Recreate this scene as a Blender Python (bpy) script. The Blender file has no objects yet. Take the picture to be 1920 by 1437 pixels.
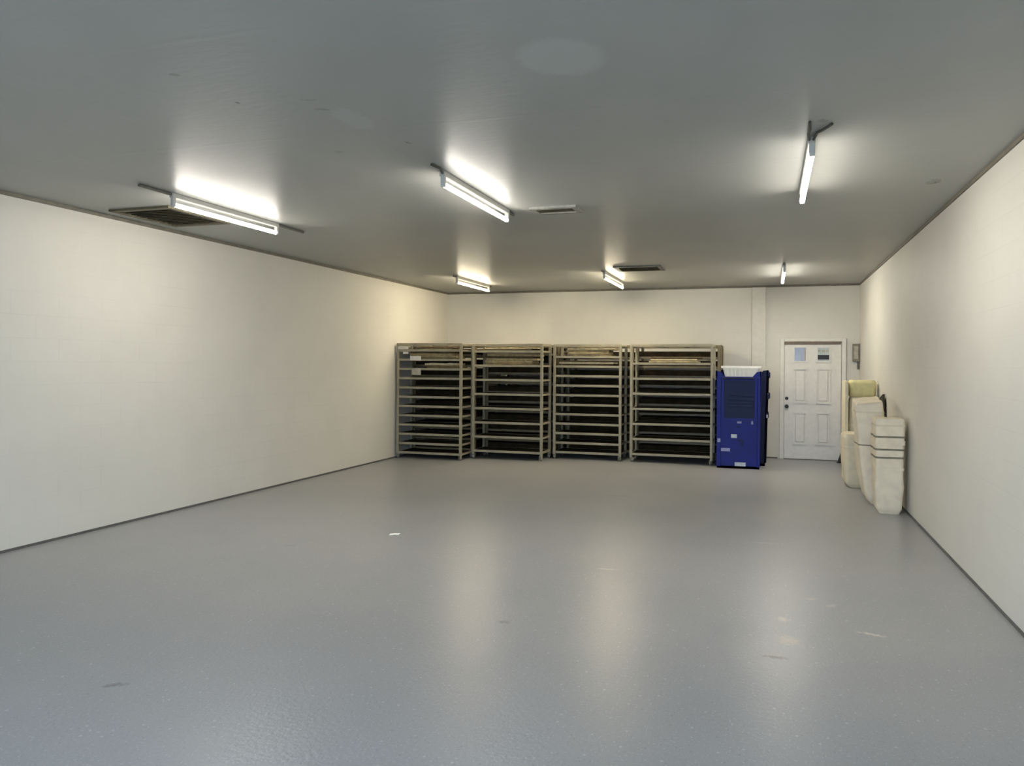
import bpy, bmesh, math, random
from mathutils import Matrix, Vector, noise

scene = bpy.context.scene
COL = scene.collection
random.seed(7)

# ------------------------------------------------------------------ camera
F_PX, CX, CY = 1261.96, 1099.99, 689.44
YAW, PITCH, ROLL, EYE = 0.26412, -0.0032, 0.006855, 1.6238
cam_data = bpy.data.cameras.new('camera')
cam_data.sensor_fit = 'HORIZONTAL'
cam_data.sensor_width = 36.0
cam_data.lens = F_PX / 1920.0 * 36.0
cam_data.shift_x = -(CX - 960.0) / 1920.0
cam_data.shift_y = (CY - 718.5) / 1920.0
cam_data.clip_start = 0.05
cam = bpy.data.objects.new('camera', cam_data)
COL.objects.link(cam)
_f = Vector((-math.sin(YAW) * math.cos(PITCH), math.cos(YAW) * math.cos(PITCH), math.sin(PITCH)))
_r = Vector((math.cos(YAW), math.sin(YAW), 0.0))
_u = _r.cross(_f)
_r2 = _r * math.cos(ROLL) + _u * math.sin(ROLL)
_u2 = _u * math.cos(ROLL) - _r * math.sin(ROLL)
cam.matrix_world = Matrix(((_r2.x, _u2.x, -_f.x, 0.0), (_r2.y, _u2.y, -_f.y, 0.0),
                           (_r2.z, _u2.z, -_f.z, EYE), (0, 0, 0, 1)))
scene.camera = cam

# ------------------------------------------------------------------ world, light, exposure
world = bpy.data.worlds.new('world')
scene.world = world
world.use_nodes = True
bg = world.node_tree.nodes['Background']
bg.inputs['Color'].default_value = (0.60, 0.78, 1.0, 1.0)      # even, pale blue daylight outside the open front
bg.inputs['Strength'].default_value = 5.6

TUBE_NEAR = ((1.0, 0.95, 0.86), 180.0)       # colour and strength of the ceiling tubes
TUBE_FAR = ((1.0, 0.87, 0.62), 235.0)
TUBE_FAR_RIGHT = ((1.0, 0.94, 0.82), 215.0)

scene.view_settings.view_transform = 'Standard'
scene.view_settings.look = 'None'
scene.view_settings.exposure = 0.4
scene.view_settings.gamma = 1.0
scene.view_settings.use_curve_mapping = False
scene.cycles.use_denoising = True
scene.cycles.use_adaptive_sampling = True
scene.cycles.adaptive_threshold = 0.04
scene.cycles.adaptive_min_samples = 20
scene.cycles.max_bounces = 5
scene.cycles.diffuse_bounces = 5
scene.cycles.glossy_bounces = 2
scene.cycles.caustics_reflective = False
scene.cycles.sample_clamp_indirect = 6.0

# room, metres.  x: left(-) to right(+), y: depth, z: up
XL, XR, YF, YB, ZC = -6.251, 1.505, -0.9, 12.382, 3.0655
OPX0, OPX1, OPZ = -4.3, 0.9, 2.6             # the open roll-up door behind the viewer
portal = bpy.data.lights.new('daylight_opening', 'AREA')
portal.shape = 'RECTANGLE'
portal.size, portal.size_y = OPX1 - OPX0, OPZ
portal.cycles.is_portal = True
po = bpy.data.objects.new('daylight_opening', portal)
po.location = ((OPX0 + OPX1) / 2, YF - 0.11, OPZ / 2)
po.rotation_euler = (math.radians(90), 0, math.pi)
COL.objects.link(po)


# ------------------------------------------------------------------ helpers: materials
def srgb(r, g, b):
    def c(v):
        v /= 255.0
        return v / 12.92 if v <= 0.04045 else ((v + 0.055) / 1.055) ** 2.4
    return (c(r), c(g), c(b), 1.0)


class Mat:
    """small wrapper that builds a node material"""
    def __init__(self, name, base, rough=0.6, spec=0.5, metal=0.0):
        self.m = bpy.data.materials.new(name)
        self.m.use_nodes = True
        self.t = self.m.node_tree
        self.b = self.t.nodes['Principled BSDF']
        self.b.inputs['Base Color'].default_value = base
        self.b.inputs['Roughness'].default_value = rough
        self.b.inputs['Specular IOR Level'].default_value = spec
        self.b.inputs['Metallic'].default_value = metal

    def n(self, kind, **kw):
        nd = self.t.nodes.new(kind)
        for k, v in kw.items():
            setattr(nd, k, v)
        return nd

    def l(self, a, b):
        self.t.links.new(a, b)

    def coord(self):
        if not hasattr(self, 'tc'):
            self.tc = self.n('ShaderNodeTexCoord').outputs['Object']
        return self.tc

    def noise(self, scale, detail=3.0, rough=0.55, vec=None, stretch=None):
        vec = vec or self.coord()
        if stretch:
            mp = self.n('ShaderNodeMapping')
            mp.inputs['Scale'].default_value = stretch
            self.l(vec, mp.inputs['Vector'])
            vec = mp.outputs[0]
        nz = self.n('ShaderNodeTexNoise')
        nz.inputs['Scale'].default_value = scale
        nz.inputs['Detail'].default_value = detail
        nz.inputs['Roughness'].default_value = rough
        self.l(vec, nz.inputs['Vector'])
        return nz.outputs[0]

    def rng(self, v, a, b, c=0.0, d=1.0):
        mr = self.n('ShaderNodeMapRange', clamp=True)
        mr.interpolation_type = 'SMOOTHSTEP'
        mr.inputs[1].default_value, mr.inputs[2].default_value = a, b
        mr.inputs[3].default_value, mr.inputs[4].default_value = c, d
        self.l(v, mr.inputs[0])
        return mr.outputs[0]

    def mix(self, fac, a, b):
        mx = self.n('ShaderNodeMix', data_type='RGBA')
        self.l(fac, mx.inputs['Factor'])
        for s, v in (('A', a), ('B', b)):
            sock = [i for i in mx.inputs if i.name == s and i.type == 'RGBA'][0]
            if isinstance(v, tuple):
                sock.default_value = v
            else:
                self.l(v, sock)
        return [o for o in mx.outputs if o.type == 'RGBA'][0]

    def math(self, op, a, b):
        nd = self.n('ShaderNodeMath', operation=op)
        for i, v in enumerate((a, b)):
            if isinstance(v, (int, float)):
                nd.inputs[i].default_value = v
            else:
                self.l(v, nd.inputs[i])
        return nd.outputs[0]

    def spot(self, c, r, rot=0.0, soft=0.5, wob=0.25, wscale=9.0, z=0.0):
        """mask of one irregular stain: ellipse of radii r at c in object space (x, y)"""
        mp = self.n('ShaderNodeMapping', vector_type='TEXTURE')
        mp.inputs['Location'].default_value = (c[0], c[1], z)
        mp.inputs['Rotation'].default_value = (0, 0, rot)
        mp.inputs['Scale'].default_value = (r[0], r[1], 1000.0)
        self.l(self.coord(), mp.inputs['Vector'])
        ln = self.n('ShaderNodeVectorMath', operation='LENGTH')
        self.l(mp.outputs[0], ln.inputs[0])
        if not hasattr(self, 'wobble'):
            self.wobble = self.noise(38.0, 2.0)
        nz = self.wobble
        d = self.math('ADD', ln.outputs['Value'], self.math('MULTIPLY', self.math('SUBTRACT', nz, 0.5), wob * 10))
        return self.rng(d, 1.0 - soft, 1.0, 1.0, 0.0)

    def bump(self, h, strength=0.3, dist=0.01):
        bp = self.n('ShaderNodeBump')
        bp.inputs['Strength'].default_value = strength
        bp.inputs['Distance'].default_value = dist
        self.l(h, bp.inputs['Height'])
        self.l(bp.outputs[0], self.b.inputs['Normal'])

    def color(self, c):
        self.l(c, self.b.inputs['Base Color'])

    def rough(self, v):
        self.l(v, self.b.inputs['Roughness'])


def plain(name, base, rough=0.6, spec=0.5, metal=0.0, vary=0.12, scale=14.0):
    """a material with a little tonal variation"""
    m = Mat(name, base, rough, spec, metal)
    dark = tuple(x * (1 - vary) for x in base[:3]) + (1.0,)
    lite = tuple(min(1.0, x * (1 + vary)) for x in base[:3]) + (1.0,)
    m.color(m.mix(m.rng(m.noise(scale), 0.35, 0.65), dark, lite))
    return m.m


def emitter(name, col, strength):
    m = bpy.data.materials.new(name)
    m.use_nodes = True
    t = m.node_tree
    b = t.nodes['Principled BSDF']
    b.inputs['Base Color'].default_value = (0.9, 0.9, 0.88, 1)
    b.inputs['Emission Color'].default_value = (*col, 1)
    geo = t.nodes.new('ShaderNodeNewGeometry')       # the diffuser faces down, the metal back lets little light out
    sep = t.nodes.new('ShaderNodeSeparateXYZ')
    t.links.new(geo.outputs['Normal'], sep.inputs[0])
    mr = t.nodes.new('ShaderNodeMapRange')
    mr.inputs[1].default_value, mr.inputs[2].default_value = 0.12, -1.0
    mr.inputs[3].default_value, mr.inputs[4].default_value = 0.03 * strength, strength
    t.links.new(sep.outputs['Z'], mr.inputs[0])
    t.links.new(mr.outputs[0], b.inputs['Emission Strength'])
    return m


# ---- painted block walls: faint courses under thick paint
def wall_material(name, axis, base):
    m = Mat(name, base, 0.55, 0.35)
    sep = m.n('ShaderNodeSeparateXYZ')
    m.l(m.coord(), sep.inputs[0])
    cmb = m.n('ShaderNodeCombineXYZ')
    m.l(sep.outputs[axis], cmb.inputs[0])
    m.l(sep.outputs['Z'], cmb.inputs[1])
    br = m.n('ShaderNodeTexBrick')
    br.inputs['Scale'].default_value = 1.0
    br.inputs['Brick Width'].default_value = 0.406
    br.inputs['Row Height'].default_value = 0.203
    br.inputs['Mortar Size'].default_value = 0.006
    br.inputs['Mortar Smooth'].default_value = 0.6
    br.inputs['Color1'].default_value = (1, 1, 1, 1)
    br.inputs['Color2'].default_value = (0.93, 0.93, 0.93, 1)
    br.inputs['Mortar'].default_value = (0.0, 0.0, 0.0, 1)
    m.l(cmb.outputs[0], br.inputs['Vector'])
    worn = m.rng(m.noise(0.9, 2.0), 0.42, 0.66, 0.06, 0.55)      # the joints show only here and there
    joint = m.math('MULTIPLY', br.outputs['Fac'], worn)
    tone = m.rng(m.noise(1.7, 3.0), 0.3, 0.7)
    c1 = m.mix(tone, base, tuple(x * 0.955 for x in base[:3]) + (1.0,))
    c2 = m.mix(m.math('MULTIPLY', joint, 0.15), c1, srgb(150, 146, 134))
    m.color(c2)
    m.bump(m.math('MULTIPLY', br.outputs['Fac'], -1.0), 0.10, 0.006)
    return m.m


M = {}
WALL = srgb(216, 212, 202)
M['wall_y'] = wall_material('painted_block_side', 'Y', WALL)
M['wall_x'] = wall_material('painted_block_end', 'X', WALL)

# ---- ceiling: grey-white semi-gloss boards with faint seams, patches and specks
CEIL = srgb(172, 173, 168)
mc = Mat('painted_ceiling', CEIL, 0.38, 0.5)
seam_sep = mc.n('ShaderNodeSeparateXYZ')
mc.l(mc.coord(), seam_sep.inputs[0])
cmb = mc.n('ShaderNodeCombineXYZ')
mc.l(seam_sep.outputs['X'], cmb.inputs[0])
mc.l(seam_sep.outputs['Y'], cmb.inputs[1])
brk = mc.n('ShaderNodeTexBrick')
brk.offset = 0.5
brk.inputs['Scale'].default_value = 1.0
brk.inputs['Brick Width'].default_value = 2.44
brk.inputs['Row Height'].default_value = 1.22
brk.inputs['Mortar Size'].default_value = 0.03
brk.inputs['Mortar Smooth'].default_value = 1.0
mc.l(cmb.outputs[0], brk.inputs['Vector'])
tone = mc.rng(mc.noise(0.8, 3.0), 0.3, 0.7)
cc = mc.mix(tone, CEIL, tuple(x * 0.93 for x in CEIL[:3]) + (1.0,))
cc = mc.mix(mc.math('MULTIPLY', mc.spot((-0.95, 3.02), (0.24, 0.22), 0.3, 0.3, 0.035, 3.0), 0.6), cc, srgb(190, 192, 186))
cc = mc.mix(mc.math('MULTIPLY', mc.spot((-2.37, 3.47), (0.10, 0.20), 0.0, 0.3, 0.1), 0.35), cc, srgb(190, 192, 190))
for (x, y, rx, ry, ro, a) in [(-2.853, 3.096, .018, .016, 0, .8), (-2.451, 3.293, .05, .02, .5, .35), (-2.44, 3.16, .05, .014, .2, .25),
                              (-2.278, 3.929, .022, .03, 0, .6), (-2.887, 2.714, .035, .018, .3, .4), (-2.836, 3.983, .04, .03, 0, .25),
                              (-3.6, 2.35, .06, .02, 1.2, .22), (0.30, 4.17, .045, .03, .6, .35)]:
    cc = mc.mix(mc.math('MULTIPLY', mc.spot((x, y), (rx, ry), ro, 0.5, 0.2), a), cc, srgb(84, 80, 70))
mc.color(cc)
hh = mc.math('ADD', mc.math('MULTIPLY', mc.noise(26.0, 2.0, stretch=(0.35, 1.0, 1.0)), 0.5), mc.math('MULTIPLY', brk.outputs['Fac'], 0.25))
mc.bump(hh, 0.13, 0.02)
M['ceiling'] = mc.m

# ---- floor: grey epoxy with flecks, scuffs and a few marks
FLR = srgb(146, 147, 148)
mf = Mat('grey_epoxy_floor', FLR, 0.33, 0.5)
big = mf.rng(mf.noise(0.55, 3.0), 0.3, 0.7)
c = mf.mix(big, srgb(157, 157, 157), srgb(147, 149, 151))
fleck = mf.rng(mf.noise(85.0, 2.0), 0.60, 0.70)
c = mf.mix(mf.math('MULTIPLY', fleck, 0.40), c, srgb(204, 206, 208))
fleck2 = mf.rng(mf.noise(70.0, 2.0, stretch=(1, 1, 3)), 0.62, 0.72)
c = mf.mix(mf.math('MULTIPLY', fleck2, 0.35), c, srgb(86, 87, 90))
spk = mf.n('ShaderNodeTexVoronoi')
spk.inputs['Scale'].default_value = 22.0
mf.l(mf.coord(), spk.inputs['Vector'])
pick = mf.n('ShaderNodeSeparateColor')
mf.l(spk.outputs['Color'], pick.inputs[0])
dot = mf.math('MULTIPLY', mf.rng(spk.outputs['Distance'], 0.10, 0.20, 1.0, 0.0), mf.rng(pick.outputs[0], 0.72, 0.74))
c = mf.mix(mf.math('MULTIPLY', dot, 0.28), c, srgb(222, 224, 226))
for (x, y, rx, ry, ro, a, col) in [
        (-1.60, 3.96, .05, .035, 0.2, .5, (92, 92, 88)), (-3.16, 2.645, .085, .03, 0.5, .6, (78, 78, 76)),
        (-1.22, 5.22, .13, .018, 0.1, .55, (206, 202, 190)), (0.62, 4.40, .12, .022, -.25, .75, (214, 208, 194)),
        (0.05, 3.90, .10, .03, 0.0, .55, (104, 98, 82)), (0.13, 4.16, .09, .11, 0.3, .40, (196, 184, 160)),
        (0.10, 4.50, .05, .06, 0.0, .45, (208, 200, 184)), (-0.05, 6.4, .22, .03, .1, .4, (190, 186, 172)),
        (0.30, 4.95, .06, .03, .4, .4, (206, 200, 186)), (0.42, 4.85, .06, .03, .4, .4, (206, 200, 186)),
        (-4.1, 5.1, .09, .03, .3, .25, (108, 104, 96)), (-1.75, 8.2, .25, .05, 0, .3, (112, 106, 96))]:
    c = mf.mix(mf.math('MULTIPLY', mf.spot((x, y), (rx, ry), ro, 0.9, 0.20), a), c, srgb(*col))
mf.color(c)
mf.bump(mf.noise(40.0, 2.0), 0.16, 0.01)
M['floor'] = mf.m

M['trim'] = plain('grey_trim_paint', srgb(112, 107, 95), 0.6)
M['cove'] = plain('dark_grey_floor_edge', srgb(96, 94, 90), 0.5)
M['white_paint'] = plain('white_gloss_paint', srgb(222, 218, 210), 0.4, vary=0.03)
M['chase'] = plain('painted_boxing', srgb(211, 207, 197), 0.55, vary=0.03)
M['fixture'] = plain('white_enamel', srgb(196, 194, 186), 0.4, vary=0.05)
M['conduit'] = plain('grey_conduit', srgb(108, 105, 96), 0.5)
M['socket'] = plain('white_socket', srgb(214, 212, 206), 0.45, vary=0.04)
M['tube_near'] = emitter('lit_tube_near', *TUBE_NEAR)
M['tube_far'] = emitter('lit_tube_far', *TUBE_FAR)
M['tube_far_right'] = emitter('lit_tube_far_right', *TUBE_FAR_RIGHT)
M['wire'] = plain('dark_wire', srgb(78, 76, 68), 0.6)
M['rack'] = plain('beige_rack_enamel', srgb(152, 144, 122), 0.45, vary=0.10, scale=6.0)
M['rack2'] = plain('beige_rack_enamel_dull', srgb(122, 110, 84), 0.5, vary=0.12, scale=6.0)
M['shelf'] = plain('dark_brown_shelf', srgb(50, 41, 28), 0.9, 0.12, vary=0.25, scale=9.0)
M['caster'] = plain('grey_caster', srgb(150, 146, 134), 0.5)
M['rubber'] = plain('black_rubber', srgb(26, 25, 24), 0.7)
M['tag'] = plain('paper_tag', srgb(226, 220, 206), 0.8, vary=0.04)
M['blue'] = plain('blue_plastic', srgb(12, 27, 114), 0.5, 0.3, vary=0.10, scale=5.0)
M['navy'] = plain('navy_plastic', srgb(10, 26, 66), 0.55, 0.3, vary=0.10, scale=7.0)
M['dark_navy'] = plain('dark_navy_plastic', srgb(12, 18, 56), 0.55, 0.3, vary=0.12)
M['sticker'] = plain('worn_sticker', srgb(146, 150, 188), 0.7, vary=0.15, scale=40.0)
M['sticker_white'] = plain('worn_white_sticker', srgb(186, 194, 206), 0.7, vary=0.15, scale=40.0)
M['crate'] = plain('white_plastic', srgb(250, 245, 234), 0.45, vary=0.03)
M['film'] = plain('white_film', srgb(228, 216, 192), 0.5, vary=0.06, scale=8.0)
M['film2'] = plain('cream_film', srgb(214, 204, 178), 0.5, vary=0.06, scale=8.0)
M['band'] = plain('dark_strap', srgb(122, 114, 96), 0.6)
M['foam'] = plain('yellow_foam', srgb(212, 203, 152), 0.85, vary=0.06, scale=10.0)
M['cream_board'] = plain('cream_board', srgb(226, 216, 184), 0.6, vary=0.04)
M['shade_strip'] = plain('brown_shade_strip', srgb(62, 56, 44), 0.7)
M['black'] = plain('black_metal', srgb(20, 19, 18), 0.4)
M['brown'] = plain('brown_bar', srgb(112, 98, 84), 0.6)
M['pane_blue'] = plain('pale_blue_film_pane', srgb(158, 168, 190), 0.15, vary=0.06, scale=12.0)
M['pane_grey'] = plain('pale_grey_film_pane', srgb(186, 194, 192), 0.15, vary=0.06, scale=12.0)
M['grey_metal'] = plain('grey_metal_box', srgb(126, 120, 106), 0.5, metal=0.0)
M['grey_pale'] = plain('pale_grey_cover', srgb(168, 162, 146), 0.5)
M['grille'] = plain('olive_grille', srgb(92, 86, 66), 0.55)
M['grille_dark'] = plain('dark_duct', srgb(28, 24, 18), 0.8)
M['register'] = plain('register_enamel', srgb(150, 148, 140), 0.5)
M['concrete'] = plain('outdoor_concrete', srgb(150, 148, 142), 0.85)
M['paper'] = plain('white_scrap', srgb(240, 238, 228), 0.8, vary=0.02)


# ------------------------------------------------------------------ helpers: geometry
def bx(bm, x0, x1, y0, y1, z0, z1):
    v = [bm.verts.new(p) for p in ((x0, y0, z0), (x1, y0, z0), (x1, y1, z0), (x0, y1, z0),
                                   (x0, y0, z1), (x1, y0, z1), (x1, y1, z1), (x0, y1, z1))]
    for f in ((3, 2, 1, 0), (4, 5, 6, 7), (0, 1, 5, 4), (1, 2, 6, 5), (2, 3, 7, 6), (3, 0, 4, 7)):
        bm.faces.new([v[i] for i in f])


def bevel(bm, w, seg=1):
    bmesh.ops.bevel(bm, geom=bm.edges[:], offset=w, segments=seg, affect='EDGES', profile=0.5)


def tube(bm, pts, r, n=8, cap=True):
    pts = [Vector(p) for p in pts]
    rings = []
    for i, p in enumerate(pts):
        d = (pts[min(i + 1, len(pts) - 1)] - pts[max(i - 1, 0)]).normalized()
        ref = Vector((0, 0, 1)) if abs(d.z) < 0.9 else Vector((1, 0, 0))
        a = d.cross(ref).normalized()
        b = d.cross(a).normalized()
        rr = r[i] if isinstance(r, (list, tuple)) else r
        rings.append([bm.verts.new(p + a * math.cos(2 * math.pi * k / n) * rr + b * math.sin(2 * math.pi * k / n) * rr) for k in range(n)])
    for A, B in zip(rings, rings[1:]):
        for k in range(n):
            bm.faces.new((A[k], A[(k + 1) % n], B[(k + 1) % n], B[k]))
    if cap:
        bm.faces.new(rings[0][::-1])
        bm.faces.new(rings[-1])
    bmesh.ops.recalc_face_normals(bm, faces=bm.faces[:])


def rrect(hx, hy, rad, n=6):
    """rounded rectangle outline"""
    out = []
    rad = min(rad, hx * 0.95, hy * 0.95)
    for cx, cy, a0 in ((hx - rad, hy - rad, 0), (-hx + rad, hy - rad, 90), (-hx + rad, -hy + rad, 180), (hx - rad, -hy + rad, 270)):
        for k in range(n):
            a = math.radians(a0 + 90 * k / (n - 1))
            out.append((cx + rad * math.cos(a), cy + rad * math.sin(a)))
    # densify the straight sides
    dense = []
    for i, p in enumerate(out):
        q = out[(i + 1) % len(out)]
        dense.append(p)
        L = math.hypot(q[0] - p[0], q[1] - p[1])
        m = int(L / 0.05)
        for j in range(1, m + 1):
            t = j / (m + 1)
            dense.append((p[0] + (q[0] - p[0]) * t, p[1] + (q[1] - p[1]) * t))
    return dense


def loft(bm, levels, rad, outline=None, wob=0.0, seed=0.0, steps=4, tilt=(0, 0), wscale=(7.0, 2.2)):
    """stack of scaled outlines.  levels: (z, cx, cy, sx, sy) ; outline is of unit half size 1 scaled per level"""
    L = []
    for a, b in zip(levels, levels[1:]):
        for s in range(steps):
            t = s / steps
            L.append(tuple(a[i] + (b[i] - a[i]) * t for i in range(5)))
    L.append(levels[-1])
    hx, hy = L[0][3], L[0][4]
    base = rrect(hx, hy, rad)
    rings = []
    zt = levels[-1][0]
    for (z, cx, cy, sx, sy) in L:
        ring = []
        for (x, y) in base:
            px, py = cx + x * sx / hx, cy + y * sy / hy
            f = z / zt
            pz = z + f ** 6 * (tilt[0] * (px - cx) + tilt[1] * (py - cy))
            if wob:
                v = Vector((px * wscale[0] + seed, py * wscale[0], pz * wscale[1]))
                dx = noise.noise(v) * wob
                dy = noise.noise(v + Vector((31, 7, 3))) * wob
                px += dx
                py += dy
            ring.append(bm.verts.new((px, py, max(pz, 0.0))))
        rings.append(ring)
    n = len(base)
    for A, B in zip(rings, rings[1:]):
        for k in range(n):
            bm.faces.new((A[k], A[(k + 1) % n], B[(k + 1) % n], B[k]))
    bm.faces.new(rings[0][::-1])
    bm.faces.new(rings[-1])
    bmesh.ops.recalc_face_normals(bm, faces=bm.faces[:])


def mesh_of(name, bm, mat, smooth=False):
    me = bpy.data.meshes.new(name)
    bm.to_mesh(me)
    bm.free()
    if smooth:
        for p in me.polygons:
            p.use_smooth = True
    me.materials.append(M[mat] if isinstance(mat, str) else mat)
    return me


def put(name, me, parent=None, loc=(0, 0, 0), rot=(0, 0, 0)):
    o = bpy.data.objects.new(name, me)
    COL.objects.link(o)
    o.location, o.rotation_euler = loc, rot
    if parent:
        o.parent = parent
    return o


def obj(name, bm, mat, parent=None, loc=(0, 0, 0), rot=(0, 0, 0), smooth=False):
    return put(name, mesh_of(name, bm, mat, smooth), parent, loc, rot)


def box_obj(name, dims, mat, parent=None, bev=0.0, seg=1, loc=(0, 0, 0), rot=(0, 0, 0)):
    bm = bmesh.new()
    bx(bm, *dims)
    if bev:
        bevel(bm, bev, seg)
    return obj(name, bm, mat, parent, loc, rot)


def empty(name, loc=(0, 0, 0), rot=(0, 0, 0)):
    o = bpy.data.objects.new(name, None)
    COL.objects.link(o)
    o.location, o.rotation_euler = loc, rot
    o.empty_display_size = 0.1
    return o


def tag(o, label, cat, group=None):
    o['label'] = label
    o['category'] = cat
    if group:
        o['group'] = group
    return o


def struct(o):
    o['kind'] = 'structure'
    return o


# ------------------------------------------------------------------ the room shell
T = 0.2
struct(box_obj('floor', (XL - T, XR + T, YF - T, YB + T, -0.15, 0.0), 'floor'))
struct(box_obj('ceiling', (XL - T, XR + T, YF - T, YB + T, ZC, ZC + 0.15), 'ceiling'))
struct(box_obj('wall_left', (XL - T, XL, YF - T, YB + T, 0, ZC), 'wall_y'))
struct(box_obj('wall_right', (XR, XR + T, YF - T, YB + T, 0, ZC), 'wall_y'))
struct(box_obj('wall_back', (XL, XR, YB, YB + T, 0, ZC), 'wall_x'))
bm = bmesh.new()                                     # wall behind the viewer, with the open roll-up doorway
bx(bm, XL, OPX0, YF - T, YF, 0, ZC)
bx(bm, OPX1, XR, YF - T, YF, 0, ZC)
bx(bm, OPX0, OPX1, YF - T, YF, OPZ, ZC)
struct(obj('wall_front', bm, 'wall_x'))
g = struct(box_obj('ground', (-14, 9, -16, YF - T, -0.15, -0.01), 'concrete'))
g['label'] = 'concrete apron outside the open front'

# narrow grey strip where wall meets ceiling, dark paint edge where wall meets floor
struct(box_obj('trim_1', (XL, XL + 0.014, YF, YB, ZC - 0.034, ZC), 'trim'))
struct(box_obj('trim_2', (XR - 0.014, XR, YF, YB, ZC - 0.030, ZC), 'trim'))
struct(box_obj('trim_3', (XL + 0.014, XR - 0.014, YB - 0.014, YB, ZC - 0.034, ZC), 'trim'))
struct(box_obj('baseboard_left', (XL, XL + 0.008, YF, YB, 0, 0.022), 'cove'))
struct(box_obj('baseboard_right', (XR - 0.008, XR, YF, YB, 0, 0.022), 'cove'))
struct(box_obj('baseboard_back', (XL + 0.008, 0.16, YB - 0.008, YB, 0, 0.022), 'cove'))
# shallow boxing that runs up the back wall beside the door
struct(box_obj('trim_4', (-0.294, -0.055, YB - 0.05, YB, 0.022, ZC - 0.034), 'chase', bev=0.004))

# ------------------------------------------------------------------ entry door with two small lites and four panels
DX0, DX1, DH = 0.265, 1.212, 2.03
door = struct(empty('door_1', ((DX0 + DX1) / 2, YB, 0)))
W2 = (DX1 - DX0) / 2


def dbox(name, x0, x1, z0, z1, y0, y1, mat, parent, bev=0.0):
    return box_obj(name, (x0, x1, -y1, -y0, z0, z1), mat, parent, bev)


slab = dbox('door_leaf', -W2 + 0.004, W2 - 0.004, 0.012, DH - 0.004, 0.0, 0.03, 'white_paint', door, 0.003)
for sx in (-1, 1):
    x = sx * (W2 + 0.038)
    dbox('jamb', x - 0.036, x + 0.036, 0, DH + 0.085, 0.0, 0.045, 'white_paint', door, 0.005)
dbox('head_casing', -W2 - 0.002, W2 + 0.002, DH + 0.035, DH + 0.085, 0.0, 0.045, 'white_paint', door, 0.005)
dbox('weather_bar', -W2 - 0.005, W2 - 0.02, DH - 0.012, DH + 0.034, 0.0, 0.055, 'brown', door, 0.006)
dbox('threshold', -W2, W2, 0.0, 0.012, 0.0, 0.07, 'conduit', door, 0.004)
PX = ((-0.328, -0.085), (0.055, 0.298))


def frame_ring(x0, x1, z0, z1, w, y0, y1):
    bm = bmesh.new()
    for d in ((x0, x1, z0, z0 + w), (x0, x1, z1 - w, z1), (x0, x0 + w, z0 + w, z1 - w), (x1 - w, x1, z0 + w, z1 - w)):
        bx(bm, d[0], d[1], -y1, -y0, d[2], d[3])
    return bm


for i, (x0, x1) in enumerate(PX):
    lf = obj('lite_frame', frame_ring(x0, x1, 1.70, 1.985, 0.026, 0.03, 0.044), 'white_paint', slab)
    lite = dbox('lite_pane', x0 + 0.026, x1 - 0.026, 1.726, 1.959, 0.028, 0.034, 'pane_blue' if i == 0 else 'pane_grey', slab)
    lite['label'] = 'pale blue square door pane' if i == 0 else 'pale grey square door pane with black lower strip'
    if i == 1:
        dbox('black_strip', x0 + 0.028, x1 - 0.024, 1.752, 1.832, 0.034, 0.037, 'black', slab)['label'] = 'black strip across the lower pane'
        for k, (a, b) in enumerate(((0.035, 0.075), (0.095, 0.145), (0.165, 0.2))):
            dbox('grey_smear', x0 + a, x0 + b, 1.885, 1.925, 0.034, 0.0355, 'grey_pale', slab)
    else:
        dbox('grey_edge', x1 - 0.052, x1 - 0.03, 1.74, 1.945, 0.034, 0.036, 'grey_pale', slab)
    for (z0, z1) in ((0.985, 1.60), (0.265, 0.83)):
        obj('panel_molding', frame_ring(x0, x1, z0, z1, 0.022, 0.03, 0.052), 'white_paint', slab)
        dbox('panel', x0 + 0.045, x1 - 0.045, z0 + 0.045, z1 - 0.045, 0.028, 0.048, 'white_paint', slab, 0.009)
for nm, z, r in (('deadbolt', 1.068, 0.030), ('door_knob', 0.927, 0.034)):
    bm = bmesh.new()
    prof = ((0.03, r), (0.036, r), (0.038, r * 0.45), (0.055, r * 0.45), (0.06, r * 0.95), (0.085, r * 0.9), (0.09, r * 0.4)) if nm == 'door_knob' \
        else ((0.03, r), (0.042, r * 0.9), (0.046, r * 0.5), (0.06, r * 0.45))
    tube(bm, [(-W2 + 0.045, -y, z) for y, _ in prof], [q for _, q in prof], 14)
    obj(nm, bm, 'black', slab)

# ------------------------------------------------------------------ electrical box in the back corner
eb = tag(empty('electrical_box', (1.443, YB, 1.72)), 'small grey electrical box high on back wall right of the white door', 'electrical box')
box_obj('enclosure', (-0.055, 0.057, -0.075, 0, 0.0, 0.306), 'grey_metal', eb, 0.006)
box_obj('cover', (-0.038, 0.030, -0.083, -0.074, 0.045, 0.262), 'grey_pale', eb, 0.004)
box_obj('hasp', (0.03, 0.045, -0.088, -0.074, 0.12, 0.17), 'conduit', eb, 0.002)
bm = bmesh.new()
tube(bm, [(0.036, -0.03, 0.01), (0.036, -0.03, -0.13)], 0.018, 10)
obj('conduit', bm, 'conduit', eb)

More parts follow.
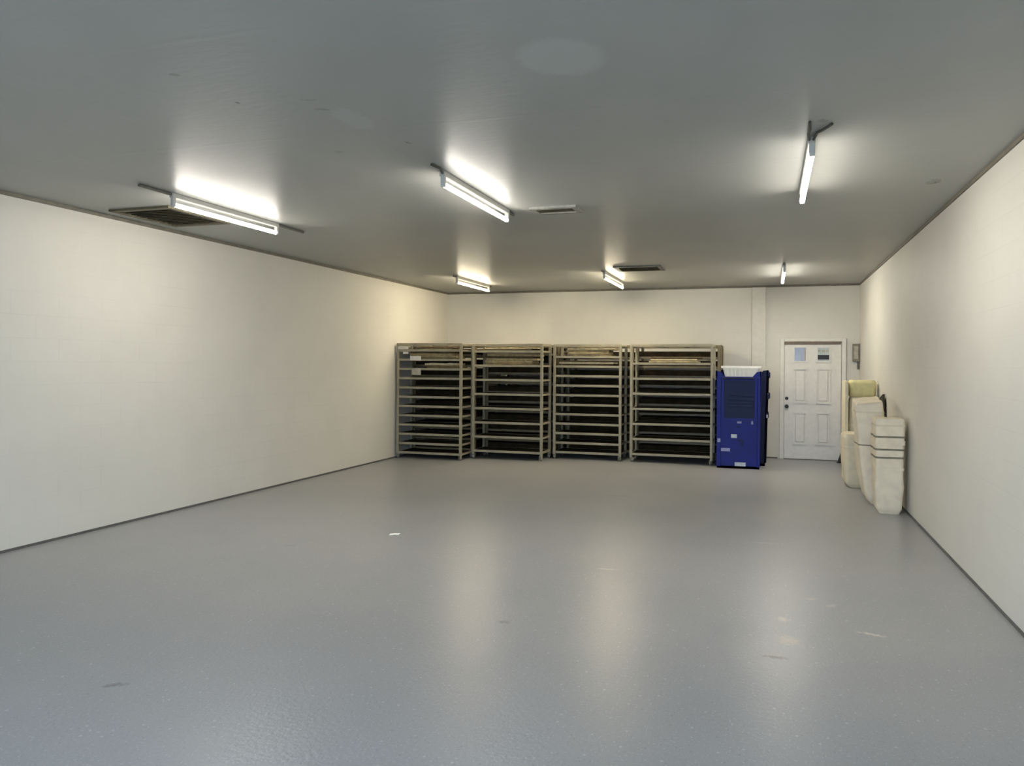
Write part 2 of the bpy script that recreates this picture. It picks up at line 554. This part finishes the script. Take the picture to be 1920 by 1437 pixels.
# ------------------------------------------------------------------ ceiling tube lights
def fixture(label, x, y0, y1, mat, pre, post, wires=()):
    e = tag(empty('tube_light', (x, (y0 + y1) / 2, ZC)), label, 'ceiling light', 'fluorescent strips on the ceiling')
    h = (y1 - y0) / 2
    box_obj('channel', (-0.022, 0.022, -h - 0.03, h + 0.03, -0.042, 0.0), 'fixture', e, 0.004)
    for s in (-1, 1):
        sk = box_obj('socket', (-0.016, 0.020, -0.014, 0.014, -0.118, -0.040), 'socket', e, 0.004, loc=(0, s * (h + 0.012), 0))
    bm = bmesh.new()
    tube(bm, [(0.002, -h, -0.098), (0.002, h, -0.098)], 0.019, 12)
    obj('tube', bm, mat, e, smooth=False)
    for (a, b) in ((-h - 0.03 - pre, -h - 0.03), (h + 0.03, h + 0.03 + post)):
        if b - a > 0.01:
            bm = bmesh.new()
            tube(bm, [(-0.004, a, -0.014), (-0.004, b, -0.014)], 0.013, 8)
            obj('conduit', bm, 'conduit', e)
    for w in wires:
        bm = bmesh.new()
        tube(bm, w, 0.009, 7)
        obj('wire', bm, 'wire', e)
    return e


fixture('lit tube light over the left wall, nearest row beside the return grille', -4.90, 4.62, 5.84, 'tube_near', 0.30, 0.40)
fixture('lit tube light in the middle of the nearest row', -2.355, 4.58, 5.82, 'tube_near', 0.0, 0.16,
        [[(0, -0.64, -0.02), (0.03, -0.74, -0.012), (0.015, -0.84, -0.012)]])
fixture('lit tube light near the right wall with dark wires at its near end', 0.25, 4.46, 5.72, 'tube_near', 0.0, 0.06,
        [[(-0.015, -0.65, -0.02), (-0.025, -0.75, -0.012), (-0.02, -0.84, -0.014), (-0.028, -0.95, -0.010)],
         [(0.01, -0.66, -0.02), (0.025, -0.76, -0.012), (0.05, -0.80, -0.014), (0.085, -0.86, -0.012), (0.10, -0.89, -0.01)]])
fixture('small lit tube light at the back left above the racks', -4.92, 10.06, 11.32, 'tube_far', 0.10, 0.10)
fixture('small lit tube light at the back centre beside the dark diffuser', -2.44, 10.02, 11.34, 'tube_far', 0.12, 0.05)
fixture('small lit tube light at the back right over the door side', 0.20, 9.86, 11.18, 'tube_far_right', 0.16, 0.0)

# ------------------------------------------------------------------ ceiling grilles
def grille(name, label, cat, x0, x1, y0, y1, n, mat, fmat, along='x', fw=0.035, drop=0.014):
    e = tag(empty(name, ((x0 + x1) / 2, (y0 + y1) / 2, ZC)), label, cat, 'air grilles in the ceiling')
    hx, hy = (x1 - x0) / 2, (y1 - y0) / 2
    bm = bmesh.new()
    for d in ((-hx, hx, -hy, -hy + fw), (-hx, hx, hy - fw, hy), (-hx, -hx + fw, -hy + fw, hy - fw), (hx - fw, hx, -hy + fw, hy - fw)):
        bx(bm, d[0], d[1], d[2], d[3], -drop, 0)
    obj('frame', bm, fmat, e)
    box_obj('duct_opening', (-hx + fw, hx - fw, -hy + fw, hy - fw, -0.002, 0.0), 'grille_dark', e)
    bm = bmesh.new()
    if along == 'x':
        bx(bm, -hx + fw, hx - fw, -0.011, 0.011, -0.0015, 0.0015)
    else:
        bx(bm, -0.011, 0.011, -hy + fw, hy - fw, -0.0015, 0.0015)
    sl = mesh_of('louver', bm, mat)
    for k in range(n):
        t = (k + 0.5) / n
        if along == 'x':
            put('louver', sl, e, (0, (-hy + fw) + t * 2 * (hy - fw), -0.009), (math.radians(40), 0, 0))
        else:
            put('louver', sl, e, ((-hx + fw) + t * 2 * (hx - fw), 0, -0.009), (0, math.radians(38), 0))
    return e


grille('return_grille', 'large dark olive return air grille in the ceiling close to left wall', 'air grille', -6.03, -5.33, 4.96, 5.70, 11, 'grille', 'grille', 'x', 0.05, 0.02)
grille('air_register', 'narrow pale ceiling register right of the middle tube light', 'air register', -2.13, -1.68, 5.80, 6.05, 4, 'grille', 'register', 'x', 0.05, 0.022)
grille('air_diffuser', 'dark ceiling diffuser behind the nearest row, beside back centre light', 'air diffuser', -2.20, -1.50, 9.56, 10.02, 9, 'grille', 'conduit', 'x', 0.06, 0.018)
pl = tag(empty('cover_plate', (1.21, 5.72, ZC)), 'tiny round blank cover plate on the ceiling by right wall', 'cover plate')
bm = bmesh.new()
tube(bm, [(0, 0, 0), (0, 0, -0.006), (0, 0, -0.011)], [0.06, 0.06, 0.045], 20)
obj('plate', bm, 'register', pl)
bm = bmesh.new()
tube(bm, [(0.02, 0, -0.011), (0.02, 0, -0.014)], 0.006, 8)
obj('screw', bm, 'conduit', pl)

# ------------------------------------------------------------------ tray racks
RH, RD, PW = 1.985, 0.50, 0.045            # height, depth, post width


def caster_meshes():
    bm = bmesh.new()
    tube(bm, [(-0.012, 0, 0.034), (0.012, 0, 0.034)], 0.034, 14)
    wheel = mesh_of('wheel', bm, 'conduit')
    bm = bmesh.new()
    bx(bm, -0.022, 0.022, -0.022, 0.022, 0.074, 0.082)
    bx(bm, -0.022, -0.016, -0.016, 0.016, 0.028, 0.074)
    bx(bm, 0.016, 0.022, -0.016, 0.016, 0.028, 0.074)
    fork = mesh_of('caster', bm, 'caster')
    return wheel, fork


WHEEL, FORK = caster_meshes()
_cache = {}


def rack(label, x0, x1, y0, z_first, pitch, front, mat='rack', tags=(), hoop=False):
    w = x1 - x0
    e = tag(empty('tray_rack', ((x0 + x1) / 2, y0 + RD / 2, 0)), label, 'rack', 'tall tray racks along the back wall')
    hx, hy = w / 2, RD / 2
    key = (round(w, 3), mat)
    if key not in _cache:
        def one(name, d, m, b=0.004):
            bm = bmesh.new()
            bx(bm, *d)
            if b:
                bevel(bm, b)
            return mesh_of(name, bm, m)
        _cache[key] = dict(
            post=one('post', (-PW / 2, PW / 2, -PW / 2, PW / 2, 0.08, RH), mat, 0.006),
            rail=one('rail', (-hx + PW, hx - PW, -0.014, 0.014, -0.019, 0.019), mat, 0.003),
            rung=one('rung', (-0.012, 0.012, -hy + PW, hy - PW, -0.016, 0.016), mat, 0.003),
            shelf=one('shelf_board', (-hx + PW, hx - PW, -hy + 0.03, hy - 0.03, -0.004, 0.004 if mat == 'rack' else 0.10), 'shelf', 0),
            top=one('top_rail', (-hx + PW, hx - PW, -0.018, 0.018, -0.022, 0.022), mat, 0.004),
            cross=one('top_bar', (-0.02, 0.02, -hy + 0.03, hy - 0.03, -0.012, 0.012), mat, 0.003))
    c = _cache[key]
    for sx in (-1, 1):
        for sy in (-1, 1):
            px, py = sx * (hx - PW / 2), sy * (hy - PW / 2)
            put('post', c['post'], e, (px, py, 0))
            k = put('caster', FORK, e, (px * 0.985, py, 0), (0, 0, 0.3 * sx * sy))
            put('wheel', WHEEL, k)
    z = z_first
    lev = []
    while z < RH - 0.09:
        lev.append(z)
        z += pitch
    for i, z in enumerate(lev):
        for sy in (-1, 1):
            put('rail', c['rail'], e, (0, sy * (hy - PW / 2), z))
        for sx in (-1, 1):
            put('rung', c['rung'], e, (sx * (hx - PW / 2), 0, z))
        put('shelf_board', c['shelf'], e, (0, 0, z + 0.012))
    for sy in (-1, 1):
        put('top_rail', c['top'], e, (0, sy * (hy - PW / 2), RH - 0.022))
    for sx in (-1, -0.33, 0.33, 1):
        put('top_bar', c['cross'], e, (sx * (hx - PW / 2), 0, RH - 0.034))
    for (tx, tz, tw, th, m) in tags:
        box_obj('paper_tag', (tx - hx, tx - hx + tw, -hy - 0.006, -hy - 0.002, tz, tz + th), m, e)
    if hoop:
        bm = bmesh.new()
        X, Z = hx + 0.008, RH
        tube(bm, [(X, -hy + 0.03, 1.45), (X, -hy + 0.03, Z - 0.06), (X, -hy + 0.06, Z - 0.01), (X, hy - 0.06, Z - 0.01), (X, hy - 0.03, Z - 0.06), (X, hy - 0.03, 1.45)], 0.016, 8)
        obj('push_handle', bm, mat, e)
    return e


tagset = ((0.03, 1.885, 0.20, 0.045, 'tag'), (0.13, 1.80, 0.10, 0.035, 'tag'), (0.27, 1.69, 0.20, 0.075, 'tag'), (0.30, 1.44, 0.17, 0.11, 'grey_pale'))
rack('leftmost front tray rack with white paper tags, against left wall', -6.215, -4.985, 10.38, 0.10, 0.160, True, 'rack', tagset)
rack('second front tray rack from left wall, with widely spaced rails', -4.955, -3.665, 10.72, 0.135, 0.245, True)
rack('third front tray rack from left wall, with closely spaced rails', -3.615, -2.400, 11.13, 0.115, 0.165, True)
rack('rightmost front tray rack standing beside the blue plastic bin', -2.255, -0.872, 11.13, 0.135, 0.254, True)
# rows behind
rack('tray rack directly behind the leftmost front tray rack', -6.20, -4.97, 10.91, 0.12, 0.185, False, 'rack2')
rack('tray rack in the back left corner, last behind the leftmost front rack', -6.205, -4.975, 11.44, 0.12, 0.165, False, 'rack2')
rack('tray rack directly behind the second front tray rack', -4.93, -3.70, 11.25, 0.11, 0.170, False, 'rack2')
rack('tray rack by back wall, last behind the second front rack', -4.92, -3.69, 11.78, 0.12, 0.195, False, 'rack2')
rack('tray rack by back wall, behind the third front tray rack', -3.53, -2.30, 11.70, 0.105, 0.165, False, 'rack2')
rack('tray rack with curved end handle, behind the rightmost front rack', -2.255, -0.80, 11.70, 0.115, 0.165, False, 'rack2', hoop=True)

# ------------------------------------------------------------------ brown folded sheets piled on the upper shelves
SHEETS = [plain('sheet_brown', srgb(136, 116, 80), 0.8, vary=0.2), plain('sheet_tan', srgb(176, 158, 118), 0.8, vary=0.2), plain('sheet_dark', srgb(84, 68, 44), 0.8, vary=0.2),
          plain('sheet_cream', srgb(206, 192, 156), 0.8, vary=0.12)]


def sheets(label, x0, x1, y0, y1, z0, z1, n, seed):
    rnd = random.Random(seed)
    e = tag(empty('folded_sheets', ((x0 + x1) / 2, (y0 + y1) / 2, z0)), label, 'folded sheets', 'folded sheets piled on the rack shelves')
    hx, hy = (x1 - x0) / 2, (y1 - y0) / 2
    z = 0.0
    for k in range(n):
        t = (z1 - z0) / n * rnd.uniform(0.75, 1.15)
        if k == n - 1 or z + t > z1 - z0:
            t = z1 - z0 - z
        if t < 0.006:
            break
        a = -hx + rnd.uniform(0, 0.22) * hx
        b = hx - rnd.uniform(0, 0.35) * hx
        NX = 14
        fy = -hy + rnd.uniform(0, 0.05)
        bm = bmesh.new()
        rows = []
        for i in range(NX + 1):
            x = a + (b - a) * i / NX
            w1 = 0.010 * noise.noise(Vector((x * 9, seed, k))) - 0.010
            w2 = 0.020 * noise.noise(Vector((x * 7, seed + 5.0, k)))
            zt = z + t + (w1 if k == n - 1 else w1 * 0.3)
            rows.append([bm.verts.new(p) for p in ((x, fy + w2, z), (x, fy + w2 - 0.008, (z + zt) / 2), (x, fy + w2, zt), (x, hy, zt), (x, hy, z))])
        for A, B in zip(rows, rows[1:]):
            for j in range(5):
                q = (j + 1) % 5
                bm.faces.new((A[j], A[q], B[q], B[j]))
        bm.faces.new(rows[0][::-1])
        bm.faces.new(rows[-1])
        bmesh.ops.recalc_face_normals(bm, faces=bm.faces[:])
        obj('sheet', bm, SHEETS[rnd.randrange(4)], e)
        z += t
    return e


sheets('brown folded sheets near the top of the leftmost front rack', -6.05, -5.05, 10.45, 10.80, 1.7165, 1.835, 4, 3)
sheets('dark tan folded sheets one shelf lower in the leftmost front rack', -5.75, -5.06, 10.45, 10.80, 1.5565, 1.655, 3, 8)
sheets('pale tan folded sheets near the top of the second front rack', -4.80, -3.76, 10.79, 11.14, 1.6215, 1.81, 5, 12)
sheets('tan folded sheets near the top of the third front rack', -3.40, -2.49, 11.20, 11.55, 1.7815, 1.925, 4, 21)
sheets('low brown folded sheets near the top of the rightmost front rack', -2.02, -0.97, 11.20, 11.55, 1.6755, 1.775, 3, 33)

sheets('thin brown sheets on the topmost shelf of the leftmost front rack', -5.95, -5.06, 10.45, 10.80, 1.8765, 1.928, 2, 44)
sheets('thin brown sheets on the topmost shelf of the second front rack', -4.88, -3.76, 10.79, 11.14, 1.8665, 1.928, 2, 52)
sheets('tan folded sheets one shelf lower in the third front rack', -3.53, -2.49, 11.20, 11.55, 1.6165, 1.715, 3, 61)

# ------------------------------------------------------------------ blue plastic bins and white crate
bin_ = tag(empty('blue_bin', (-0.46, 11.13, 0)), 'tall blue plastic bin with dark ribbed centre panel and worn stickers', 'bin', 'blue bins beside the racks')
BW = 0.345


def bin_body(w0, w1, hy, h, notch=None, right_lug=True):
    """tapered open bin; front wall dips between the raised corners"""
    bm = bmesh.new()
    t = 0.02
    # floor and walls as one thick shell
    prof = [(0.0, w0), (0.07, w0 + 0.004), (h * 0.5, (w0 + w1) / 2), (h, w1)]
    for (za, wa), (zb, wb) in zip(prof, prof[1:]):
        for (s) in (-1, 1):
            v = [bm.verts.new(p) for p in ((s * wa, -hy, za), (s * wa, hy, za), (s * (wa - t), hy, za), (s * (wa - t), -hy, za),
                                           (s * wb, -hy, zb), (s * wb, hy, zb), (s * (wb - t), hy, zb), (s * (wb - t), -hy, zb))]
            for f in ((3, 2, 1, 0), (4, 5, 6, 7), (0, 1, 5, 4), (1, 2, 6, 5), (2, 3, 7, 6), (3, 0, 4, 7)):
                bm.faces.new([v[i] for i in f])
    bx(bm, -w0 + 0.01, w0 - 0.01, -hy, hy, 0.0, 0.04)
    # front and rear walls with a dipped top edge
    for y0, y1 in ((-hy, -hy + t), (hy - t, hy)):
        xs = [-1, -0.80, -0.72, -0.62, 0.62, 0.72, 0.80, 1]
        d = notch if notch else 0.0
        zs = [h, h - 0.01, h - d * 0.5, h - d, h - d, h - d * 0.5, h - 0.01, h]
        top = [[], []]
        bot = [[], []]
        for x, z in zip(xs, zs):
            for k, y in enumerate((y0, y1)):
                top[k].append(bm.verts.new((x * (w1 - 0.002), y, z)))
                bot[k].append(bm.verts.new((x * (w0 - 0.002), y, 0.0)))
        for i in range(len(xs) - 1):
            bm.faces.new((bot[0][i], bot[0][i + 1], top[0][i + 1], top[0][i]))
            bm.faces.new((bot[1][i + 1], bot[1][i], top[1][i], top[1][i + 1]))
            bm.faces.new((top[0][i], top[0][i + 1], top[1][i + 1], top[1][i]))
            bm.faces.new((bot[0][i + 1], bot[0][i], bot[1][i], bot[1][i + 1]))
        for i in (0, -1):
            bm.faces.new((bot[0][i], top[0][i], top[1][i], bot[1][i]))
    bmesh.ops.recalc_face_normals(bm, faces=bm.faces[:])
    return bm


HY = 0.19
obj('body', bin_body(0.330, 0.352, HY, 1.545, 0.085), 'blue', bin_)
# raised borders of the front, leaving a sunk centre field
yf = -HY
cp = box_obj('center_panel', (-0.225, 0.255, yf - 0.006, yf + 0.002, 0.80, 1.40), 'navy', bin_)
for z in (1.165, 1.10, 1.045, 0.99):
    box_obj('rib', (-0.155, 0.235, yf - 0.014, yf - 0.005, z - 0.012, z + 0.012), 'navy', cp, 0.004)
bm = frame_ring(-0.262, 0.288, 0.765, 1.435, 0.036, 0.0, 0.016)
obj('panel_border', bm, 'blue', bin_, loc=(0, yf, 0))
box_obj('stile', (-0.338, -0.268, yf - 0.012, yf + 0.002, 0.03, 1.45), 'blue', bin_, 0.005)
box_obj('stile', (0.292, 0.338, yf - 0.012, yf + 0.002, 0.03, 1.45), 'blue', bin_, 0.005)
box_obj('rim', (-0.25, 0.25, yf - 0.022, yf + 0.002, 1.415, 1.447), 'dark_navy', bin_, 0.006)
for i, (x, z, w, h, m) in enumerate([(-0.758, 0.441, .05, .06, 'sticker'), (-0.66, 0.295, .15, .05, 'sticker'), (-0.525, 0.515, .09, .06, 'sticker_white'),
                                     (-0.42, 0.445, .09, .03, 'navy'), (-0.40, 0.39, .03, .07, 'navy'), (-0.445, 0.735, .07, .03, 'sticker'),
                                     (-0.46, 0.665, .05, .025, 'navy'), (-0.245, 0.735, .03, .05, 'sticker'), (-0.425, 0.07, .17, .06, 'sticker_white')]):
    x -= -0.46
    off = 0.0125 if x < -0.262 else 0.0005
    box_obj('sticker', (x - w / 2, x + w / 2, yf - off - 0.003, yf - off, z - h / 2, z + h / 2), m, bin_)
# two more bins standing behind it
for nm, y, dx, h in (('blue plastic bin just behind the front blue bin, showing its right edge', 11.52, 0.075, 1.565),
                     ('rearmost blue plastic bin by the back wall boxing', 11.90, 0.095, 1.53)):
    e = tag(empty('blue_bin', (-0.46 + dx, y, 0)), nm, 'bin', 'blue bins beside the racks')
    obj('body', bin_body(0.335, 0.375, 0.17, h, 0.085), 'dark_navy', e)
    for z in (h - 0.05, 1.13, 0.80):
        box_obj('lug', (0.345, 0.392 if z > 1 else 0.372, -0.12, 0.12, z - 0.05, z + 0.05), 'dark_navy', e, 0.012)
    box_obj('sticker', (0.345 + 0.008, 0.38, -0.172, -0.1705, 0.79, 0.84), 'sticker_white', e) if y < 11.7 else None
cr = tag(empty('white_crate', (-0.425, 11.13, 1.405)), 'white ribbed plastic crate sitting in the top of the blue bin', 'crate')
# crate: tapered walls with ribs and a wide lip, resting in the bin's dip
bm = bmesh.new()
for (za, a, ya), (zb, b, yb) in (((0.0, 0.235, 0.13), (0.19, 0.285, 0.155)),):
    for s in (-1, 1):
        for (P, Q) in ((((s * a, -ya, za), (s * a, ya, za), (s * (a - .012), ya, za), (s * (a - .012), -ya, za)),
                        ((s * b, -yb, zb), (s * b, yb, zb), (s * (b - .012), yb, zb), (s * (b - .012), -yb, zb))),
                       (((-a, s * ya, za), (a, s * ya, za), (a, s * (ya - .012), za), (-a, s * (ya - .012), za)),
                        ((-b, s * yb, zb), (b, s * yb, zb), (b, s * (yb - .012), zb), (-b, s * (yb - .012), zb)))):
            v = [bm.verts.new(p) for p in P + Q]
            for f in ((3, 2, 1, 0), (4, 5, 6, 7), (0, 1, 5, 4), (1, 2, 6, 5), (2, 3, 7, 6), (3, 0, 4, 7)):
                bm.faces.new([v[i] for i in f])
bx(bm, -0.235, 0.235, -0.13, 0.13, 0.0, 0.012)
bmesh.ops.recalc_face_normals(bm, faces=bm.faces[:])
obj('body', bm, 'crate', cr)
obj('lip', (lambda b: (bx(b, -0.31, 0.31, -0.175, -0.145, 0.19, 0.226), bx(b, -0.31, 0.31, 0.145, 0.175, 0.19, 0.226),
                       bx(b, -0.31, -0.275, -0.145, 0.145, 0.19, 0.226), bx(b, 0.275, 0.31, -0.145, 0.145, 0.19, 0.226), b)[-1])(bmesh.new()), 'crate', cr)
bm = bmesh.new()
v = [bm.verts.new(p) for p in ((-.011, -.012, 0), (.011, -.012, 0), (.011, .004, 0), (-.011, .004, 0),
                               (-.013, -.039, .19), (.013, -.039, .19), (.013, -.02, .19), (-.013, -.02, .19))]
for f in ((3, 2, 1, 0), (4, 5, 6, 7), (0, 1, 5, 4), (1, 2, 6, 5), (2, 3, 7, 6), (3, 0, 4, 7)):
    bm.faces.new([v[i] for i in f])
rib = mesh_of('rib', bm, 'crate')
for k in range(8):
    put('rib', rib, cr, (-0.215 + k * 0.0615, -0.13, 0))

# ------------------------------------------------------------------ white bundles leaning by the right wall
def bundle(label, levels, rad, mat, wob, seed, bands=(), tilt=(0, 0), steps=5, cat='bundle'):
    cx, cy = levels[0][1], levels[0][2]
    e = tag(empty('white_bundle', (cx, cy, 0)), label, cat, 'white bundles by the right wall')
    lv = [(z, x - cx, y - cy, sx, sy) for (z, x, y, sx, sy) in levels]
    bm = bmesh.new()
    loft(bm, lv, rad, wob=wob, seed=seed, steps=steps, tilt=tilt)
    o = obj('wrapped_stack', bm, mat, e, smooth=True)
    m = o.modifiers.new('edge', 'EDGE_SPLIT')
    m.split_angle = math.radians(50)

    def at(z):
        for a, b in zip(lv, lv[1:]):
            if a[0] <= z <= b[0]:
                t = (z - a[0]) / (b[0] - a[0])
                return [a[i] + (b[i] - a[i]) * t for i in range(5)]
        return list(lv[-1])
    for (z, hgt, grow, bmat) in bands:
        bm = bmesh.new()
        A, B = at(z - hgt / 2), at(z + hgt / 2)
        A[0], B[0] = z - hgt / 2, z + hgt / 2
        for q in (A, B):
            q[3] += grow
            q[4] += grow
        base = rrect(A[3], A[4], rad)
        rings = []
        for q in (A, B):
            ring = []
            for (x, y) in base:
                px, py = q[1] + x * q[3] / A[3], q[2] + y * q[4] / A[4]
                v = Vector((px * 7.0 + seed, py * 7.0, q[0] * 2.2))
                ring.append(bm.verts.new((px + noise.noise(v) * wob, py + noise.noise(v + Vector((31, 7, 3))) * wob, q[0])))
            rings.append(ring)
        n = len(base)
        for k in range(n):
            bm.faces.new((rings[0][k], rings[0][(k + 1) % n], rings[1][(k + 1) % n], rings[1][k]))
        bm.faces.new(rings[0][::-1])
        bm.faces.new(rings[1])
        bmesh.ops.recalc_face_normals(bm, faces=bm.faces[:])
        obj('strap' if bmat == 'band' else 'fold', bm, bmat, e)
    return e


bundle('white wrapped bundle with dark straps, nearest the camera at right wall',
       [(0.0, 1.300, 8.20, 0.105, 0.13), (0.05, 1.300, 8.20, 0.128, 0.15), (0.30, 1.300, 8.20, 0.150, 0.165), (0.42, 1.300, 8.20, 0.140, 0.16),
        (0.75, 1.302, 8.20, 0.148, 0.165), (1.03, 1.300, 8.20, 0.152, 0.165), (1.055, 1.300, 8.20, 0.146, 0.158)],
       0.022, 'film', 0.011, 3.0, [(0.855, 0.02, 0.004, 'band'), (0.715, 0.02, 0.004, 'band'), (0.625, 0.02, 0.004, 'band'),
                                   (0.79, 0.05, 0.006, 'film'), (0.50, 0.03, 0.005, 'film'), (0.98, 0.02, 0.004, 'film2')])
bundle('white wrapped bundle bulging outward, between the strapped one and the yellow pad',
       [(0.0, 1.290, 8.86, 0.10, 0.26), (0.06, 1.275, 8.86, 0.13, 0.28), (0.30, 1.245, 8.86, 0.155, 0.28), (0.70, 1.20, 8.84, 0.155, 0.27),
        (1.10, 1.165, 8.82, 0.150, 0.25), (1.20, 1.160, 8.82, 0.145, 0.24), (1.225, 1.160, 8.82, 0.135, 0.225)],
       0.028, 'film', 0.024, 11.0, [(0.70, 0.012, 0.004, 'band'), (1.09, 0.02, 0.004, 'film2')], tilt=(0.12, 0.10))
bundle('low white wrapped bundle under the yellow pad, closest to the door',
       [(0.0, 1.165, 9.88, 0.11, 0.20), (0.05, 1.155, 9.88, 0.135, 0.23), (0.30, 1.145, 9.88, 0.150, 0.235), (0.68, 1.140, 9.88, 0.150, 0.23), (0.72, 1.145, 9.88, 0.135, 0.21)],
       0.05, 'film2', 0.022, 23.0, [(0.55, 0.012, 0.003, 'film')])
# cream board standing on edge with the pad laid over it
cb = tag(empty('cream_board', (1.20, 10.26, 0)), 'tall cream board standing on edge behind the low white bundle', 'board')
box_obj('panel', (-0.147, -0.110, -0.10, 0.35, 0.0, 1.43), 'cream_board', cb, 0.008)
box_obj('edge_strip', (-0.150, -0.107, -0.108, -0.098, 0.02, 1.41), 'film2', cb, 0.003)
bundle('tall white wrapped bundle carrying the yellow foam pad, beside the cream board',
       [(0.0, 1.285, 10.34, 0.15, 0.10), (0.05, 1.285, 10.34, 0.17, 0.125), (0.6, 1.285, 10.34, 0.175, 0.13), (1.15, 1.285, 10.34, 0.17, 0.125), (1.195, 1.285, 10.34, 0.15, 0.11)],
       0.05, 'film2', 0.012, 41.0, [(0.8, 0.012, 0.003, 'film')])
fp = tag(empty('foam_pad', (1.292, 10.32, 1.205)), 'pale yellow foam pad on top of the tall rear bundle', 'foam pad')
bm = bmesh.new()
loft(bm, [(0.0, 0, 0, 0.17, 0.09), (0.03, 0, 0, 0.185, 0.115), (0.12, 0, 0, 0.188, 0.12), (0.20, 0, 0, 0.19, 0.11), (0.235, 0, 0, 0.165, 0.085)], 0.07, wob=0.012, seed=5.0, steps=4)
obj('cushion', bm, 'foam', fp, smooth=True)
bm = bmesh.new()
loft(bm, [(0.0, 0, 0, 0.189, 0.121), (0.008, 0, 0, 0.189, 0.121)], 0.07, steps=1)
obj('seam', bm, 'foam', fp, loc=(0, 0, 0.12))
db = tag(empty('shade_strip', (1.455, 9.45, 0)), 'dark narrow strip added at right wall as shade behind the white bundles', 'board')  # dark strip added to stand for the shaded gap beside the wall
box_obj('shade_slab', (-0.012, 0.012, -0.13, 0.13, 0.0, 1.26), 'shade_strip', db, 0.003, rot=(math.radians(-14), math.radians(0.8), 0))
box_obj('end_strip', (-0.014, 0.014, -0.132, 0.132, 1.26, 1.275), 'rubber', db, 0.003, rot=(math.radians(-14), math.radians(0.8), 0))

# ------------------------------------------------------------------ small things
wd = tag(empty('door_wedge', (1.235, 12.12, 0)), 'black triangular wedge standing at the right foot of the door', 'wedge')
bm = bmesh.new()
pts = [(-0.10, 0.0), (0.03, 0.0), (0.03, 0.31), (0.0, 0.33)]
A = [bm.verts.new((x, -0.03, z)) for x, z in pts]
B = [bm.verts.new((x, 0.03, z)) for x, z in pts]
bm.faces.new(A)
bm.faces.new(B[::-1])
for i in range(4):
    j = (i + 1) % 4
    bm.faces.new((A[j], A[i], B[i], B[j]))
bmesh.ops.recalc_face_normals(bm, faces=bm.faces[:])
obj('body', bm, 'rubber', wd)
box_obj('base_lip', (-0.115, 0.035, -0.045, 0.045, 0.0, 0.012), 'black', wd, 0.003)

bm = bmesh.new()
N = 6
grid = [[bm.verts.new(((i / N - 0.5) * 0.09, (j / N - 0.5) * 0.06, 0.004 + 0.010 * abs(noise.noise(Vector((i * 0.9, j * 0.9, 2.0)))))) for i in range(N + 1)] for j in range(N + 1)]
for j in range(N):
    for i in range(N):
        bm.faces.new((grid[j][i], grid[j][i + 1], grid[j + 1][i + 1], grid[j + 1][i]))
sc = obj('paper_scrap', bm, 'paper', loc=(-3.423, 5.702, 0.0), rot=(0, 0, 0.3))
m = sc.modifiers.new('thick', 'SOLIDIFY')
m.thickness = 0.003
tag(sc, 'tiny white crumpled paper scrap lying on the grey floor', 'scrap')
